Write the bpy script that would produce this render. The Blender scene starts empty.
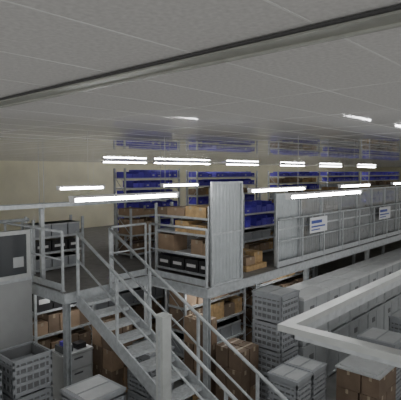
import bpy, bmesh, math, random
from mathutils import Vector, Matrix
random.seed(4)
S=bpy.context.scene
H=4.85; ZC=5.25; ZD=2.6

# ---------------- materials ----------------
def mat(name,col,rough=.5,metal=0.0,noise=0.0,nscale=8,emit=None,es=0,alpha=1.0,spec=None):
    m=bpy.data.materials.new(name); m.use_nodes=True
    nt=m.node_tree; b=nt.nodes['Principled BSDF']
    c=(*col,1)
    b.inputs['Base Color'].default_value=c
    b.inputs['Roughness'].default_value=rough
    b.inputs['Metallic'].default_value=metal
    if spec is not None: b.inputs['Specular IOR Level'].default_value=spec
    tc=nt.nodes.new('ShaderNodeTexCoord')
    if noise>0:
        n=nt.nodes.new('ShaderNodeTexNoise'); n.inputs['Scale'].default_value=nscale; n.inputs['Detail'].default_value=5
        nt.links.new(tc.outputs['Object'],n.inputs['Vector'])
        r=nt.nodes.new('ShaderNodeValToRGB')
        r.color_ramp.elements[0].position=.3; r.color_ramp.elements[1].position=.7
        r.color_ramp.elements[0].color=(*[x*(1-noise) for x in col],1)
        r.color_ramp.elements[1].color=(*[min(1,x*(1+noise)) for x in col],1)
        nt.links.new(n.outputs['Fac'],r.inputs['Fac']); nt.links.new(r.outputs['Color'],b.inputs['Base Color'])
    if emit:
        b.inputs['Emission Color'].default_value=(*emit,1); b.inputs['Emission Strength'].default_value=es
    if alpha<1: b.inputs['Alpha'].default_value=alpha
    return m
M={}
M['galv']=mat('galvanised_steel',(.46,.485,.50),.42,.3,.15,12)
M['steel_d']=mat('dark_steel',(.12,.125,.13),.5,.4)
M['tread']=mat('stair_tread_steel',(.44,.46,.47),.5,.3,.2,20)
M['deck']=mat('deck_board',(.18,.175,.165),.6,0,.2,5)
M['ceil']=mat('ceiling_tile',(.61,.60,.585),.9,0,.09,60,spec=0)
# satin coating: reflects only towards grazing angles
nt=M['ceil'].node_tree; pb=nt.nodes['Principled BSDF']; out=nt.nodes['Material Output']
gl=nt.nodes.new('ShaderNodeBsdfGlossy'); gl.inputs['Roughness'].default_value=.03; gl.inputs['Color'].default_value=(.9,.9,.92,1)
lw=nt.nodes.new('ShaderNodeLayerWeight'); lw.inputs['Blend'].default_value=.5
mr=nt.nodes.new('ShaderNodeMapRange'); mr.inputs['From Min'].default_value=.882; mr.inputs['From Max'].default_value=.94; mr.inputs['To Min'].default_value=0; mr.inputs['To Max'].default_value=.75
mx=nt.nodes.new('ShaderNodeMixShader')
nt.links.new(lw.outputs['Facing'],mr.inputs['Value']); nt.links.new(mr.outputs['Result'],mx.inputs[0])
nt.links.new(pb.outputs[0],mx.inputs[1]); nt.links.new(gl.outputs[0],mx.inputs[2]); nt.links.new(mx.outputs[0],out.inputs['Surface'])
M['grid']=mat('ceiling_grid_metal',(.68,.68,.66),.6)
M['beam']=mat('ceiling_rail',(.34,.345,.31),.5,.2,.1,15)
M['beamd']=mat('ceiling_rail_gap_shadow',(.05,.05,.05),.7)  # near-black colour paints in the shadow line along the ceiling rail
M['wall']=mat('cream_wall',(.72,.69,.51),.8,0,.06,2)
M['wallg']=mat('grey_panel',(.34,.35,.35),.7,0,.06,3)
M['floor']=mat('concrete_floor',(.19,.19,.185),.5,0,.25,1.5)
M['crate']=mat('grey_plastic',(.28,.295,.31),.5,0,.08,6)
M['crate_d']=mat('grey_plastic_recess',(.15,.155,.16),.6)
M['lid']=mat('light_grey_lid',(.42,.435,.44),.45,0,.08,5)
M['lidw']=mat('pale_container_lid',(.62,.635,.635),.45,0,.06,5)
M['cont']=mat('container_grey',(.38,.40,.41),.5,0,.08,4)
M['blue']=mat('blue_bin',(.10,.06,.56),.45,0,.25,3)
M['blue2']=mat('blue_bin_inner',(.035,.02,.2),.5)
M['card']=mat('cardboard',(.27,.19,.125),.8,0,.2,3)
M['card2']=mat('cardboard_dark',(.16,.115,.08),.8,0,.2,3)
M['tape']=mat('packing_tape',(.34,.28,.2),.4)
M['wood']=mat('pallet_wood',(.40,.27,.13),.8,0,.25,10)
M['black']=mat('black_plastic',(.02,.02,.022),.4)
M['white']=mat('white_sheet',(.75,.76,.78),.5)
M['ink']=mat('blue_ink',(.05,.08,.35),.6)
M['poly']=mat('corrugated_panel',(.38,.41,.425),.35,.2,.1,4)
M['polyt']=mat('clear_corrugated_panel',(.58,.61,.62),.25,0,.1,4,alpha=.42)
M['glass']=mat('dark_glass',(.05,.055,.06),.2)
M['tube']=mat('fluorescent_tube',(1,1,1),.4,emit=(.985,.99,.985),es=52)
M['lamp']=mat('lamp_housing',(.6,.6,.6),.4)
M['paint']=mat('painted_rail',(.48,.50,.49),.4,.1,.08,8)

# ---------------- builder ----------------
class B:
    def __init__(s,name): s.n=name; s.bm=bmesh.new(); s.ms=[]
    def mi(s,m):
        if m not in s.ms: s.ms.append(m)
        return s.ms.index(m)
    def box(s,x0,x1,y0,y1,z0,z1,m):
        vs=[s.bm.verts.new(Vector((x,y,z))) for x in (x0,x1) for y in (y0,y1) for z in (z0,z1)]
        i=s.mi(m)
        for f in ((0,1,3,2),(4,6,7,5),(0,4,5,1),(2,3,7,6),(0,2,6,4),(1,5,7,3)):
            s.bm.faces.new([vs[k] for k in f]).material_index=i
    def tube(s,a,b,r,m,n=8):
        a=Vector(a);b=Vector(b);d=(b-a)
        if d.length<1e-6:return
        d.normalize()
        u=d.orthogonal().normalized(); w=d.cross(u)
        ra=[];rb=[]
        for k in range(n):
            t=2*math.pi*k/n; o=(u*math.cos(t)+w*math.sin(t))*r
            ra.append(s.bm.verts.new(a+o)); rb.append(s.bm.verts.new(b+o))
        i=s.mi(m)
        for k in range(n):
            f=s.bm.faces.new((ra[k],ra[(k+1)%n],rb[(k+1)%n],rb[k])); f.material_index=i; f.smooth=True
        s.bm.faces.new(ra[::-1]).material_index=i; s.bm.faces.new(rb).material_index=i
    def bar(s,a,b,w,h,m):
        a=Vector(a);b=Vector(b);d=(b-a).normalized()
        side=d.cross(Vector((0,0,1)))
        if side.length<1e-4: side=Vector((1,0,0))
        side.normalize(); up=side.cross(d).normalized()
        vs=[]
        for p in (a,b):
            for sx,sy in ((-1,-1),(1,-1),(1,1),(-1,1)):
                vs.append(s.bm.verts.new(p+side*sx*w/2+up*sy*h/2))
        i=s.mi(m)
        for f in ((0,3,2,1),(4,5,6,7),(0,1,5,4),(1,2,6,5),(2,3,7,6),(3,0,4,7)):
            s.bm.faces.new([vs[k] for k in f]).material_index=i
    def done(s,bevel=0):
        bmesh.ops.recalc_face_normals(s.bm,faces=s.bm.faces)
        xs=[v.co.x for v in s.bm.verts];ys=[v.co.y for v in s.bm.verts];zs=[v.co.z for v in s.bm.verts]
        o=Vector(((min(xs)+max(xs))/2,(min(ys)+max(ys))/2,min(zs)))
        for v in s.bm.verts: v.co-=o
        me=bpy.data.meshes.new(s.n); s.bm.to_mesh(me); s.bm.free()
        for m in s.ms: me.materials.append(M[m])
        ob=bpy.data.objects.new(s.n,me); ob.location=o; S.collection.objects.link(ob)
        if bevel:
            md=ob.modifiers.new('bevel','BEVEL'); md.width=bevel; md.segments=2; md.limit_method='ANGLE'
        return ob

# ---------------- room shell ----------------
b=B('floor'); b.box(-4,40,-5,16,-.1,0,'floor'); b.done()
b=B('ceiling'); b.box(-4,40,-5,16,ZC,ZC+.12,'ceil'); b.done()
b=B('wall_back'); b.box(-4,40.2,16,16.2,0,ZC+.12,'wall'); b.done()
b=B('wall_right'); b.box(40,40.2,-5,16,0,ZC+.12,'wall'); b.done()
b=B('trim_1')
y=.63-.456*11
while y<16:
    b.box(-4,40,y-.0035,y+.0035,ZC-.0012,ZC,'grid'); y+=.456
x=1.22-.912*5
while x<40:
    if abs(x-1.22)>.01: b.box(x-.0035,x+.0035,-5,16,ZC-.001,ZC,'grid')
    x+=.912
b.done()
b=B('trim_2')
b.box(1.165,1.255,-5,16,ZC-.018,ZC-.0041,'beam'); b.box(1.15,1.164,-5,16,ZC-.012,ZC-.0041,'beamd')
b.box(1.24,1.255,-5,16,ZC-.026,ZC-.018,'beam')
b.done()

# ---------------- mezzanine ----------------
XE=38
def cch(bb,a,c):
    a=Vector(a);c=Vector(c)
    bb.bar(a,c,.02,.2,'galv')
    for dz in (-.09,.09): bb.bar(a+Vector((0,0,dz)),c+Vector((0,0,dz)),.07,.015,'galv')
zf=ZD-.1
b=B('mezzanine_platform')
b.box(4.6,XE,7.55,15.9,ZD-.05,ZD,'deck'); b.box(6.65,XE,5.83,7.55,ZD-.05,ZD,'deck')
cch(b,(6.65,5.83,zf),(XE,5.83,zf)); cch(b,(6.65,5.83,zf),(6.65,7.55,zf)); cch(b,(4.6,7.55,zf),(6.65,7.55,zf)); cch(b,(4.6,7.55,zf),(4.6,15.9,zf))
x=7.6
while x<XE:
    b.box(x-.03,x+.03,5.86,15.9,ZD-.2,ZD-.05,'galv'); x+=1.3
cols=[(4.7,7.65),(6.76,5.94),(6.76,7.7),(4.7,11.5),(4.7,15.5),(6.76,11.5)]
for i in range(1,9):
    for yy in (5.94,9.8,13.8): cols.append((6.76+3.9*i,yy))
for cx,cy in cols:
    zt=ZD-.2
    b.box(cx-.055,cx-.035,cy-.055,cy+.055,0.012,zt,'galv'); b.box(cx+.035,cx+.055,cy-.055,cy+.055,.012,zt,'galv')
    b.box(cx-.035,cx+.035,cy-.008,cy+.008,.012,zt,'galv'); b.box(cx-.1,cx+.1,cy-.1,cy+.1,0,.012,'galv')
    b.box(cx-.06,cx+.06,cy-.06,cy+.06,zt-.012,zt,'galv')
b.done()

def rail(pts,pitch=1.15,base=ZD):
    for a,c in zip(pts,pts[1:]):
        b=B('mezzanine_railing')
        a=Vector((*a,base));c=Vector((*c,base)); L=(c-a).length; n=max(1,round(L/pitch))
        for k in range(n+1):
            p=a.lerp(c,k/n); b.bar(p,p+Vector((0,0,1.12)),.045,.03,'galv')
            b.box(p.x-.04,p.x+.04,p.y-.04,p.y+.04,base,base+.01,'galv')
        for z,r in ((1.13,.026),(.6,.018)):
            b.tube(a+Vector((0,0,z)),c+Vector((0,0,z)),r,'galv')
        b.bar(a+Vector((0,0,.075)),c+Vector((0,0,.075)),.006,.13,'galv')
        b.done()
rail([(6.71,5.9),(6.71,7.55)]); rail([(6.65,7.62),(5.75,7.62)])
rail([(9.2,5.88),(37.8,5.88)]); rail([(4.66,7.7),(4.66,15.8)])

# ---------------- staircase ----------------
b=B('staircase')
n=16; rise=ZD/n; run=5.0/n; Y0=7.50; XL,XR=4.83,5.6
for k in range(1,n):
    z=ZD-rise*k; y=Y0-run*(k-.5)
    b.box(XL+.03,XR-.03,y-run*.5,y+run*.42,z-.03,z,'tread')
    b.box(XL+.03,XR-.03,y-run*.5,y-run*.5+.02,z-.06,z-.03,'galv')
for X in (XL+.01,XR-.01):
    b.bar((X,Y0-.02,ZD-.16),(X,Y0-5.0+.2,.06),.03,.24,'galv')
    b.box(X-.05,X+.05,Y0-5.0+.02,Y0-5.0+.3,0,.06,'galv')
    def rp(t,h): return (X,Y0-t,ZD-t*.52+h)
    b.tube(rp(0,1.13),rp(4.9,1.13),.028,'galv'); b.tube(rp(0,.62),rp(4.9,.62),.02,'galv')
    for t in (0.03,1.2,2.4,3.6,4.8):
        b.bar(rp(t,-.1),rp(t,1.13),.05,.035,'galv')
b.done()
b=B('steel_post')
b.box(4.61,4.79,4.92,5.07,.015,2.70,'paint'); b.box(4.59,4.79,4.90,5.09,2.70,2.72,'paint'); b.box(4.57,4.79,4.89,5.1,0,.015,'galv')
b.box(4.604,4.61,4.97,5.02,.3,2.5,'galv')
b.done(.004)

# ---------------- corrugated screens on deck ----------------
def panel(name,x0,x1,y,z0,z1,m,pitch=.055):
    b=B(name)
    b.box(x0,x0+.04,y-.025,y+.025,z0,z1,'galv'); b.box(x1-.04,x1,y-.025,y+.025,z0,z1,'galv')
    b.box(x0+.04,x1-.04,y-.025,y+.025,z0,z0+.04,'galv'); b.box(x0+.04,x1-.04,y-.025,y+.025,z1-.04,z1,'galv')
    b.box(x0+.04,x1-.04,y-.02,y+.02,(z0+z1)/2-.02,(z0+z1)/2+.02,'galv')
    x=x0+.04; i=b.mi(m); k=0; pr=None
    while x<=x1-.03:
        yy=y+(.008 if k%4<2 else -.008)
        v=(b.bm.verts.new((x,yy,z0+.04)),b.bm.verts.new((x,yy,z1-.04)))
        if pr: b.bm.faces.new((pr[0],v[0],v[1],pr[1])).material_index=i
        pr=v; x+=pitch/2; k+=1
    return b.done()
panel('corrugated_screen',6.8,7.78,5.86,ZD,4.66,'poly')
x=9.3
for k in range(14):
    panel('corrugated_screen',x,x+1.1,6.02,ZD,4.34,'poly' if k in(0,) else 'polyt'); x+=1.14
b=B('gate_panel')
b.box(7.84,7.88,5.9,5.94,ZD,4.5,'galv'); b.box(7.84,7.88,6.8,6.84,ZD,4.5,'galv'); b.box(7.85,7.87,5.94,6.8,ZD+.05,4.5,'poly')
b.done()

# signs
for x0,x1 in ((10.62,11.55),(15.2,16.2)):
    b=B('safety_sign'); y=5.83
    b.box(x0,x1,y-.006,y,3.28,3.68,'white')
    b.box(x0+.07,x1-.3,y-.009,y-.006,3.52,3.60,'ink'); b.box(x0+.07,x1-.12,y-.009,y-.006,3.42,3.46,'ink'); b.box(x0+.07,x1-.4,y-.009,y-.006,3.34,3.37,'ink')
    for xx in (x0+.15,x1-.15): b.box(xx-.015,xx+.015,y,y+.02,3.60,3.74,'galv')
    b.done()

# ---------------- shelves ----------------
def cbox(b,x0,x1,y0,y1,z0,z1,m='card'):
    b.box(x0,x1,y0,y1,z0,z1,m)
    ym=(y0+y1)/2; xm=(x0+x1)/2
    b.box(x0-.002,x1+.002,ym-.025,ym+.025,z1,z1+.002,'tape')
    b.box(xm-.03,xm+.03,y0-.003,y0,z1-.12*(z1-z0)-.04,z1,'tape'); b.box(x0-.003,x0,ym-.025,ym+.025,z1-.08,z1,'tape')
def bluebin(b,x0,x1,y0,y1,z0,z1):
    h=z1-z0; t=.012
    b.box(x0,x1,y0,y1,z0,z0+t,'blue'); b.box(x0,x0+t,y0,y1,z0+t,z1,'blue'); b.box(x1-t,x1,y0,y1,z0+t,z1,'blue')
    b.box(x0+t,x1-t,y1-t,y1,z0+t,z1,'blue'); b.box(x0+t,x1-t,y0,y0+t,z0+t,z0+h*.7,'blue')
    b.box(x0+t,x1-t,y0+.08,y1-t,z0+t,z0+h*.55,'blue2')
    if random.random()<.4: b.box((x0+x1)/2-.04,(x0+x1)/2+.04,y0-.003,y0,z0+h*.25,z0+h*.42,'lamp')
def rack(name,x0,x1,y0,y1,z0,levels,fills,top=None,bw=.24):
    b=B(name); zt=top or z0+levels[-1]+.35
    for X in (x0,x1):
        for Y in (y0,y1): b.box(X-.025,X+.025,Y-.025,Y+.025,z0,zt,'galv')
        zz=z0+.1; f=0
        while zz+.5<zt:
            b.tube((X,y0 if f else y1,zz),(X,y1 if f else y0,zz+.5),.01,'galv',5); zz+=.5; f=1-f
    b.tube((x0,y1,z0+.1),(x1,y1,zt-.1),.01,'galv',5); b.tube((x1,y1,z0+.1),(x0,y1,zt-.1),.01,'galv',5)
    for lv,f in zip(levels,fills):
        z=z0+lv
        b.box(x0,x1,y0-.06 if f=='blue' else y0-.01,y1,z-.045,z,'lamp' if f=='blue' else 'galv')
        nxt=[l for l in levels if l>lv]; gap=(nxt[0]-lv-.05) if nxt else (zt-z)
        x=x0+.04
        while x<x1-.2:
            if f=='blue':
                w=bw
                if random.random()<.92: bluebin(b,x,x+w-.02,y0-.04,y1-.05,z,z+min(gap*.85,.27)*random.choice((1,1,.75)))
            elif f=='card':
                w=random.uniform(.28,.55); w=min(w,x1-.04-x)
                if random.random()<.93: cbox(b,x,x+w-.02,y0+random.uniform(0,.06),y1-.04,z,z+gap*random.uniform(.55,.95),random.choice(['card','card','card2','wood']))
            elif f=='black':
                w=.42; w=min(w,x1-.04-x); b.box(x,x+w-.03,y0+.02,y1-.05,z,z+gap*.8,'black'); b.box(x+.06,x+w-.1,y0+.015,y0+.02,z+gap*.3,z+gap*.5,'lamp')
            elif f=='grey':
                w=.42; w=min(w,x1-.04-x); b.box(x,x+w-.03,y0+.02,y1-.05,z,z+gap*.7,'crate'); b.box(x-.005,x+w-.025,y0+.01,y1-.04,z+gap*.62,z+gap*.7,'lid')
            x+=w
    return b.done()
lv=[.1,.45,.78,1.11,1.44,1.77,2.07]
BL='blue_bin_shelving'
rack(BL,8.8,11.1,11,11.5,ZD,lv,['card','blue','blue','blue','blue','blue','blue'],top=ZD+2.36)
rack(BL,12.0,15.6,11,11.5,ZD,lv,['card','card','card','blue','card','blue','blue'],top=ZD+2.3)
rack(BL,17.2,20.8,11,11.5,ZD,lv,['card','grey','card','grey','blue','card','blue'],top=ZD+2.3)
rack(BL,21.8,25.5,11,11.5,ZD,lv,['card','blue','grey','card','grey','blue','blue'],top=ZD+2.3)
rack(BL,27,32,11,11.5,ZD,lv,['card','blue','blue','card','card','blue','blue'],top=ZD+2.3)
rack(BL,9.35,10.8,7.0,7.5,ZD,[.15,.5,.85,1.2],['card','grey','blue','blue'],top=ZD+1.7)
CS='cardboard_box_shelving'
rack(CS,14.0,16.8,8.0,8.6,ZD,[.1,.7,1.3],['card']*3,top=ZD+1.75)
rack(CS,11.4,13.4,7.4,8.0,ZD,[.1,.6,1.1],['card','grey','card'],top=ZD+1.5)
rack(CS,7.7,8.7,9.4,10.0,ZD,[.1,.6,1.1],['card']*3,top=ZD+1.3)
rack(CS,5.05,6.3,9.5,10.0,ZD,[.08,.45,.8],['grey','black','grey'],top=ZD+1.2)
ob=rack('packing_shelf',0,1.6,0,.5,0,[.12,.5,.95,1.3],['black','card','card','card'],top=1.55)
ob.rotation_euler=(0,0,-math.pi/2); ob.location=(7.38,7.0,ZD)
rack(CS,7.45,9.7,7.2,7.8,0,[.1,.65,1.2,1.75],['card','grey','card','card'],top=2.3)
rack(CS,5.0,6.5,9.4,10,0,[.1,.65,1.2,1.75],['grey','card','card','black'],top=2.3)
rack(CS,6.9,9.4,9.9,10.5,0,[.1,.65,1.2,1.75],['card','card','grey','card'],top=2.3)
rack(CS,10.2,13.4,7.2,7.8,0,[.1,.65,1.2,1.75],['card']*4,top=2.3)

def pallet(b,x0,x1,y0,y1,z):
    for k in range(3):
        yy=y0+(y1-y0-.1)*k/2; b.box(x0,x1,yy,yy+.1,z,z+.10,'wood')
    n=6
    for k in range(n):
        xx=x0+(x1-x0-.11)*k/(n-1); b.box(xx,xx+.11,y0,y1,z+.10,z+.125,'wood')
b=B('pallet_of_boxes'); pallet(b,8.35,9.15,6.15,6.95,ZD); cbox(b,8.4,8.75,6.2,6.6,ZD+.125,ZD+.3); cbox(b,8.78,9.12,6.25,6.8,ZD+.125,ZD+.38,'wood'); b.done()

# ---------------- crates ----------------
def crate(b,x0,x1,y0,y1,z0,h):
    t=.03
    b.box(x0+.02,x1-.02,y0+.02,y1-.02,z0+.03,z0+.06,'crate')
    r=.02
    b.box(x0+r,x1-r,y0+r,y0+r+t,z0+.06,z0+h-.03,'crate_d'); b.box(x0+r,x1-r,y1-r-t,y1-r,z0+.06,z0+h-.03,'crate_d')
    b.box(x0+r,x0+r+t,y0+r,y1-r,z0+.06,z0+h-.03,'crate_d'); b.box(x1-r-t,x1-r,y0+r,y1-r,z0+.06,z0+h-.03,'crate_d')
    for z,hh in ((z0+.03,.06),(z0+h*.3,.05),(z0+h*.52,.06),(z0+h*.74,.05),(z0+h-.07,.07)):
        b.box(x0,x1,y0,y0+.03,z,z+hh,'crate'); b.box(x0,x1,y1-.03,y1,z,z+hh,'crate')
        b.box(x0,x0+.03,y0+.03,y1-.03,z,z+hh,'crate'); b.box(x1-.03,x1,y0+.03,y1-.03,z,z+hh,'crate')
    n=max(3,int((x1-x0)/.11))
    for k in range(n+1):
        w=.06 if k in(0,n) else .022
        xa=min(x0+(x1-x0-.02)*k/n,x1-w)
        b.box(xa,xa+w,y0+.004,y0+.03,z0+.03,z0+h-.02,'crate'); b.box(xa,xa+w,y1-.03,y1-.004,z0+.03,z0+h-.02,'crate')
    n=max(3,int((y1-y0)/.11))
    for k in range(n+1):
        w=.06 if k in(0,n) else .022
        ya=min(y0+(y1-y0-.02)*k/n,y1-w)
        b.box(x0+.004,x0+.03,ya,ya+w,z0+.03,z0+h-.02,'crate'); b.box(x1-.03,x1-.004,ya,ya+w,z0+.03,z0+h-.02,'crate')
    for xx in (x0+.02,x1-.12):
        for yy in (y0+.02,y1-.12): b.box(xx,xx+.1,yy,yy+.1,z0,z0+.03,'crate')
def cstack(x0,x1,y0,y1,n,h,lid=False):
    b=B('stacked_plastic_crates')
    for k in range(n): crate(b,x0,x1,y0,y1,k*(h+.005),h)
    z=n*(h+.005)
    if lid:
        b.box(x0-.01,x1+.01,y0-.01,y1+.01,z-.005,z+.03,'crate')
        b.box(x0+.05,x1-.05,y0+.05,(y0+y1)/2-.02,z+.03,z+.038,'lid'); b.box(x0+.05,x1-.05,(y0+y1)/2+.02,y1-.05,z+.03,z+.038,'lid')
    else: b.box(x0+.06,x1-.06,y0+.06,y1-.06,z-.3,z-.2,'crate')
    return b.done()
cstack(7.92,8.6,4.95,5.68,4,.575,lid=True)
cstack(6.75,7.25,3.9,4.5,3,.42,lid=True); cstack(7.3,7.8,3.9,4.5,3,.42,lid=True)
cstack(3.3,3.98,6.95,7.6,3,.62)
cstack(3.75,4.45,5.6,6.3,4,.36,lid=True)
cstack(2.4,3.1,6.9,7.5,3,.6)
def container(x0,x1,y0,y1,n=2,h=1.07):
    b=B('lidded_storage_container')
    for k in range(n):
        z=k*(h+.01)
        b.box(x0+.015,x1-.015,y0+.015,y1-.015,z+.06,z+h-.06,'cont')
        b.box(x0,x1,y0,y1,z+h-.06,z+h-.0,'lidw' if k==n-1 else 'cont'); b.box(x0+.005,x1-.005,y0+.005,y1-.005,z+.05,z+.1,'cont')
        for q in (0,3,6):
            xx=x0+.01+(x1-x0-.05)*q/6; b.box(xx,xx+.03,y0+.003,y0+.015,z+.1,z+h-.06,'cont')
        for q in (0,2,4):
            yy=y0+.01+(y1-y0-.05)*q/4; b.box(x0+.003,x0+.015,yy,yy+.03,z+.1,z+h-.06,'cont')
        b.box((x0+x1)/2-.28,(x0+x1)/2-.1,y0+.008,y0+.016,z+h*.66,z+h*.78,'crate_d')
        for xx in (x0+.03,x1-.15):
            for yy in (y0+.03,y1-.15): b.box(xx,xx+.12,yy,yy+.12,z,z+.06,'cont')
    z=n*(h+.01)-.01; ym=(y0+y1)/2
    b.box(x0+.02,x1-.02,y0+.04,ym-.015,z,z+.012,'lidw'); b.box(x0+.02,x1-.02,ym+.015,y1-.04,z,z+.012,'lidw')
    b.done()
x=8.72
for k in range(9):
    container(x,x+1.15,4.9,5.72); x+=1.165

def boxstack(name,x0,x1,y0,y1,z,rows,h,cap=False):
    b=B(name); pallet(b,x0,x1,y0,y1,z); zz=z+.125
    for r in range(rows):
        xm=x0+(x1-x0)*random.uniform(.4,.6); ym=y0+(y1-y0)*random.uniform(.4,.6)
        for a,c in ((x0,xm-.01),(xm+.01,x1)):
            for d,e in ((y0,ym-.01),(ym+.01,y1)):
                cbox(b,a+random.uniform(0,.02),c,d+random.uniform(0,.02),e,zz,zz+h-.005,random.choice(['card','card2','card2']))
        zz+=h
    if cap: b.box(x0-.02,x1+.02,y0-.02,y1+.02,zz,zz+.03,'lid'); b.box(x0+.05,x1-.05,y0+.05,y1-.05,zz+.03,zz+.06,'lid')
    b.done()
CP='cardboard_box_pallet'
boxstack(CP,8.0,8.9,3.0,3.8,0,3,.36,cap=True)
boxstack(CP,7.1,7.7,5.35,6.0,0,3,.4)
boxstack(CP,5.9,6.5,7.9,8.6,0,3,.45)
boxstack(CP,7.0,7.4,6.2,6.8,0,3,.55)
cstack(5.85,6.5,6.6,7.3,3,.42,lid=True)
cstack(9.6,10.4,3.3,4.1,3,.42,lid=True)
cstack(11.2,12.0,3.2,4.0,3,.45,lid=True)

b=B('tool_cabinet')
b.box(5.0,5.7,8.3,8.8,.05,1.05,'wallg'); b.box(4.98,5.72,8.28,8.82,1.05,1.09,'lid')
for z in (.1,.42,.74): b.box(5.03,5.67,8.285,8.3,z,z+.28,'lid'); b.box(5.25,5.45,8.27,8.285,z+.2,z+.23,'steel_d')
b.box(5.05,5.3,8.4,8.7,1.09,1.22,'steel_d'); b.box(5.1,5.2,8.45,8.6,1.22,1.3,'blue'); b.box(5.4,5.62,8.4,8.6,1.09,1.2,'black')
for xx in (5.03,5.62):
    for yy in (8.33,8.72): b.box(xx,xx+.05,yy,yy+.05,0,.05,'black')
b.done()

# left partition wall with window
b=B('wall_left_partition')
b.box(-3,4.52,8.62,8.72,0,2.75,'wallg'); b.box(-3,4.52,8.60,8.62,2.72,2.78,'galv')
for xx in (1.2,2.4,3.6): b.box(xx-.01,xx+.01,8.612,8.62,0,2.7,'galv')
b.done()
b=B('window_1')
b.box(2.5,4.5,8.64,8.70,2.78,3.72,'steel_d'); b.box(2.56,4.44,8.62,8.64,2.86,3.64,'glass')
b.box(3.43,3.47,8.61,8.64,2.86,3.64,'steel_d')
b.box(2.5,4.5,8.6,8.64,3.64,3.72,'paint'); b.box(2.5,4.5,8.6,8.64,2.78,2.86,'paint'); b.box(4.42,4.5,8.6,8.64,2.86,3.64,'paint')
b.box(4.15,4.36,8.61,8.62,3.0,3.2,'lid')
b.done()
b=B('cable_tray')
b.box(-3,8.2,8.5,8.52,4.14,4.22,'galv'); b.box(-3,8.2,8.68,8.7,4.14,4.22,'galv')
x=-2.9
while x<8.2: b.box(x,x+.03,8.52,8.68,4.15,4.165,'galv'); x+=.25
for x in (-2.5,1,4.76,8.1):
    b.box(x-.02,x+.02,8.5,8.7,4.11,4.14,'galv'); b.tube((x,8.51,4.14),(x,8.51,ZC),.005,'galv',6); b.tube((x,8.69,4.14),(x,8.69,ZC),.005,'galv',6)
b.tube((-3,8.6,4.19),(8.2,8.6,4.19),.03,'steel_d')
b.done()
b=B('support_post'); b.box(4.8,4.88,8.72,8.80,ZD,4.2,'galv'); b.box(4.76,4.92,8.68,8.84,ZD,ZD+.012,'galv'); b.box(4.79,4.89,8.71,8.81,4.2,4.22,'galv'); b.done()
b=B('conduit_pipe'); b.tube((-3,8.55,3.92),(4.45,8.55,3.92),.035,'galv')
for x in (-2.5,0,2,4.4): b.box(x-.015,x+.015,8.535,8.6,3.86,3.98,'galv')
b.done()

# near platform guard rail (foreground right)
b=B('guard_rail')
zr=H-1.19
b.box(2.99,3.09,-2.5,1.905,zr-.025,zr+.025,'paint'); b.box(3.09,9,1.805,1.905,zr-.025,zr+.025,'paint')
b.box(3.075,3.09,-2.5,1.82,zr-.09,zr-.025,'galv'); b.box(3.075,9,1.805,1.82,zr-.09,zr-.025,'galv')
for x,y in ((3.04,.5),(3.04,-2.3),(6.4,1.855),(8.9,1.855)):
    b.box(x-.035,x+.035,y-.035,y+.035,.012,zr-.02,'galv'); b.box(x-.09,x+.09,y-.09,y+.09,0,.012,'galv')
b.done()

# ---------------- lamps ----------------
def lamp(x0,x1,y,z,name='added_underdeck_lamp',hang=True):
    b=B(name)
    b.box(x0,x1,y-.04,y+.04,z+.018,z+.04,'lamp'); b.box(x0,x0+.03,y-.03,y+.03,z-.025,z+.018,'lamp'); b.box(x1-.03,x1,y-.03,y+.03,z-.025,z+.018,'lamp')
    b.tube((x0+.03,y,z-.003),(x1-.03,y,z-.003),.018,'tube',8)
    if hang:
        for xx in (x0+.2,x1-.2): b.tube((xx,y,z+.04),(xx,y,ZC-.001),.0015,'lamp',5)
    else: b.box(x0+.1,x1-.1,y-.03,y+.03,z+.04,ZC-.001,'lamp')
    b.done()
for x0,x1 in ((2.46,3.9),(5.35,6.9),(8.2,9.6),(10.9,12.2)): lamp(x0,x1,3.9,H-.27)
for x0,x1 in ((4.34,6.2),): lamp(x0,x1,2.65,H-.27)
for x0,x1 in ((3.75,4.6),(5.9,6.9)): lamp(x0,x1,6.3,H-.25)
for x0,x1 in ((9,10.9),(11.2,14.3),(15.3,17.7),(19.5,21.9),(23.5,26.3),(28.5,31.5)): lamp(x0,x1,12.4,ZC-.075,hang=False)
for x0,x1,y in ((5.2,6.4,8.75),(7.3,8.6,6.75),(10.2,11.8,6.7)):  # added fill lamps, out of sight behind the fascia, brighten the under-deck area
    b=B('added_underdeck_lamp'); z=ZD-.27
    b.box(x0,x1,y-.045,y+.045,z+.02,z+.069,'lamp'); b.tube((x0+.03,y,z),(x1-.03,y,z),.02,'tube',8)
    b.box(x0,x0+.03,y-.035,y+.035,z-.03,z+.02,'lamp'); b.box(x1-.03,x1,y-.035,y+.035,z-.03,z+.02,'lamp'); b.done()

# ---------------- world ----------------
w=bpy.data.worlds.new('World'); S.world=w; w.use_nodes=True
w.node_tree.nodes['Background'].inputs[0].default_value=(1,.995,.98,1); w.node_tree.nodes['Background'].inputs[1].default_value=.88

# ---------------- camera ----------------
c=bpy.data.cameras.new('Camera'); co=bpy.data.objects.new('Camera',c); S.collection.objects.link(co)
c.sensor_width=36; c.lens=464/401*36; c.clip_start=.02
co.location=(0,0,H); co.rotation_euler=(math.radians(90-3.45),0,math.radians(-47.9))
S.camera=co
S.view_settings.view_transform='AgX'
S.view_settings.exposure=.15
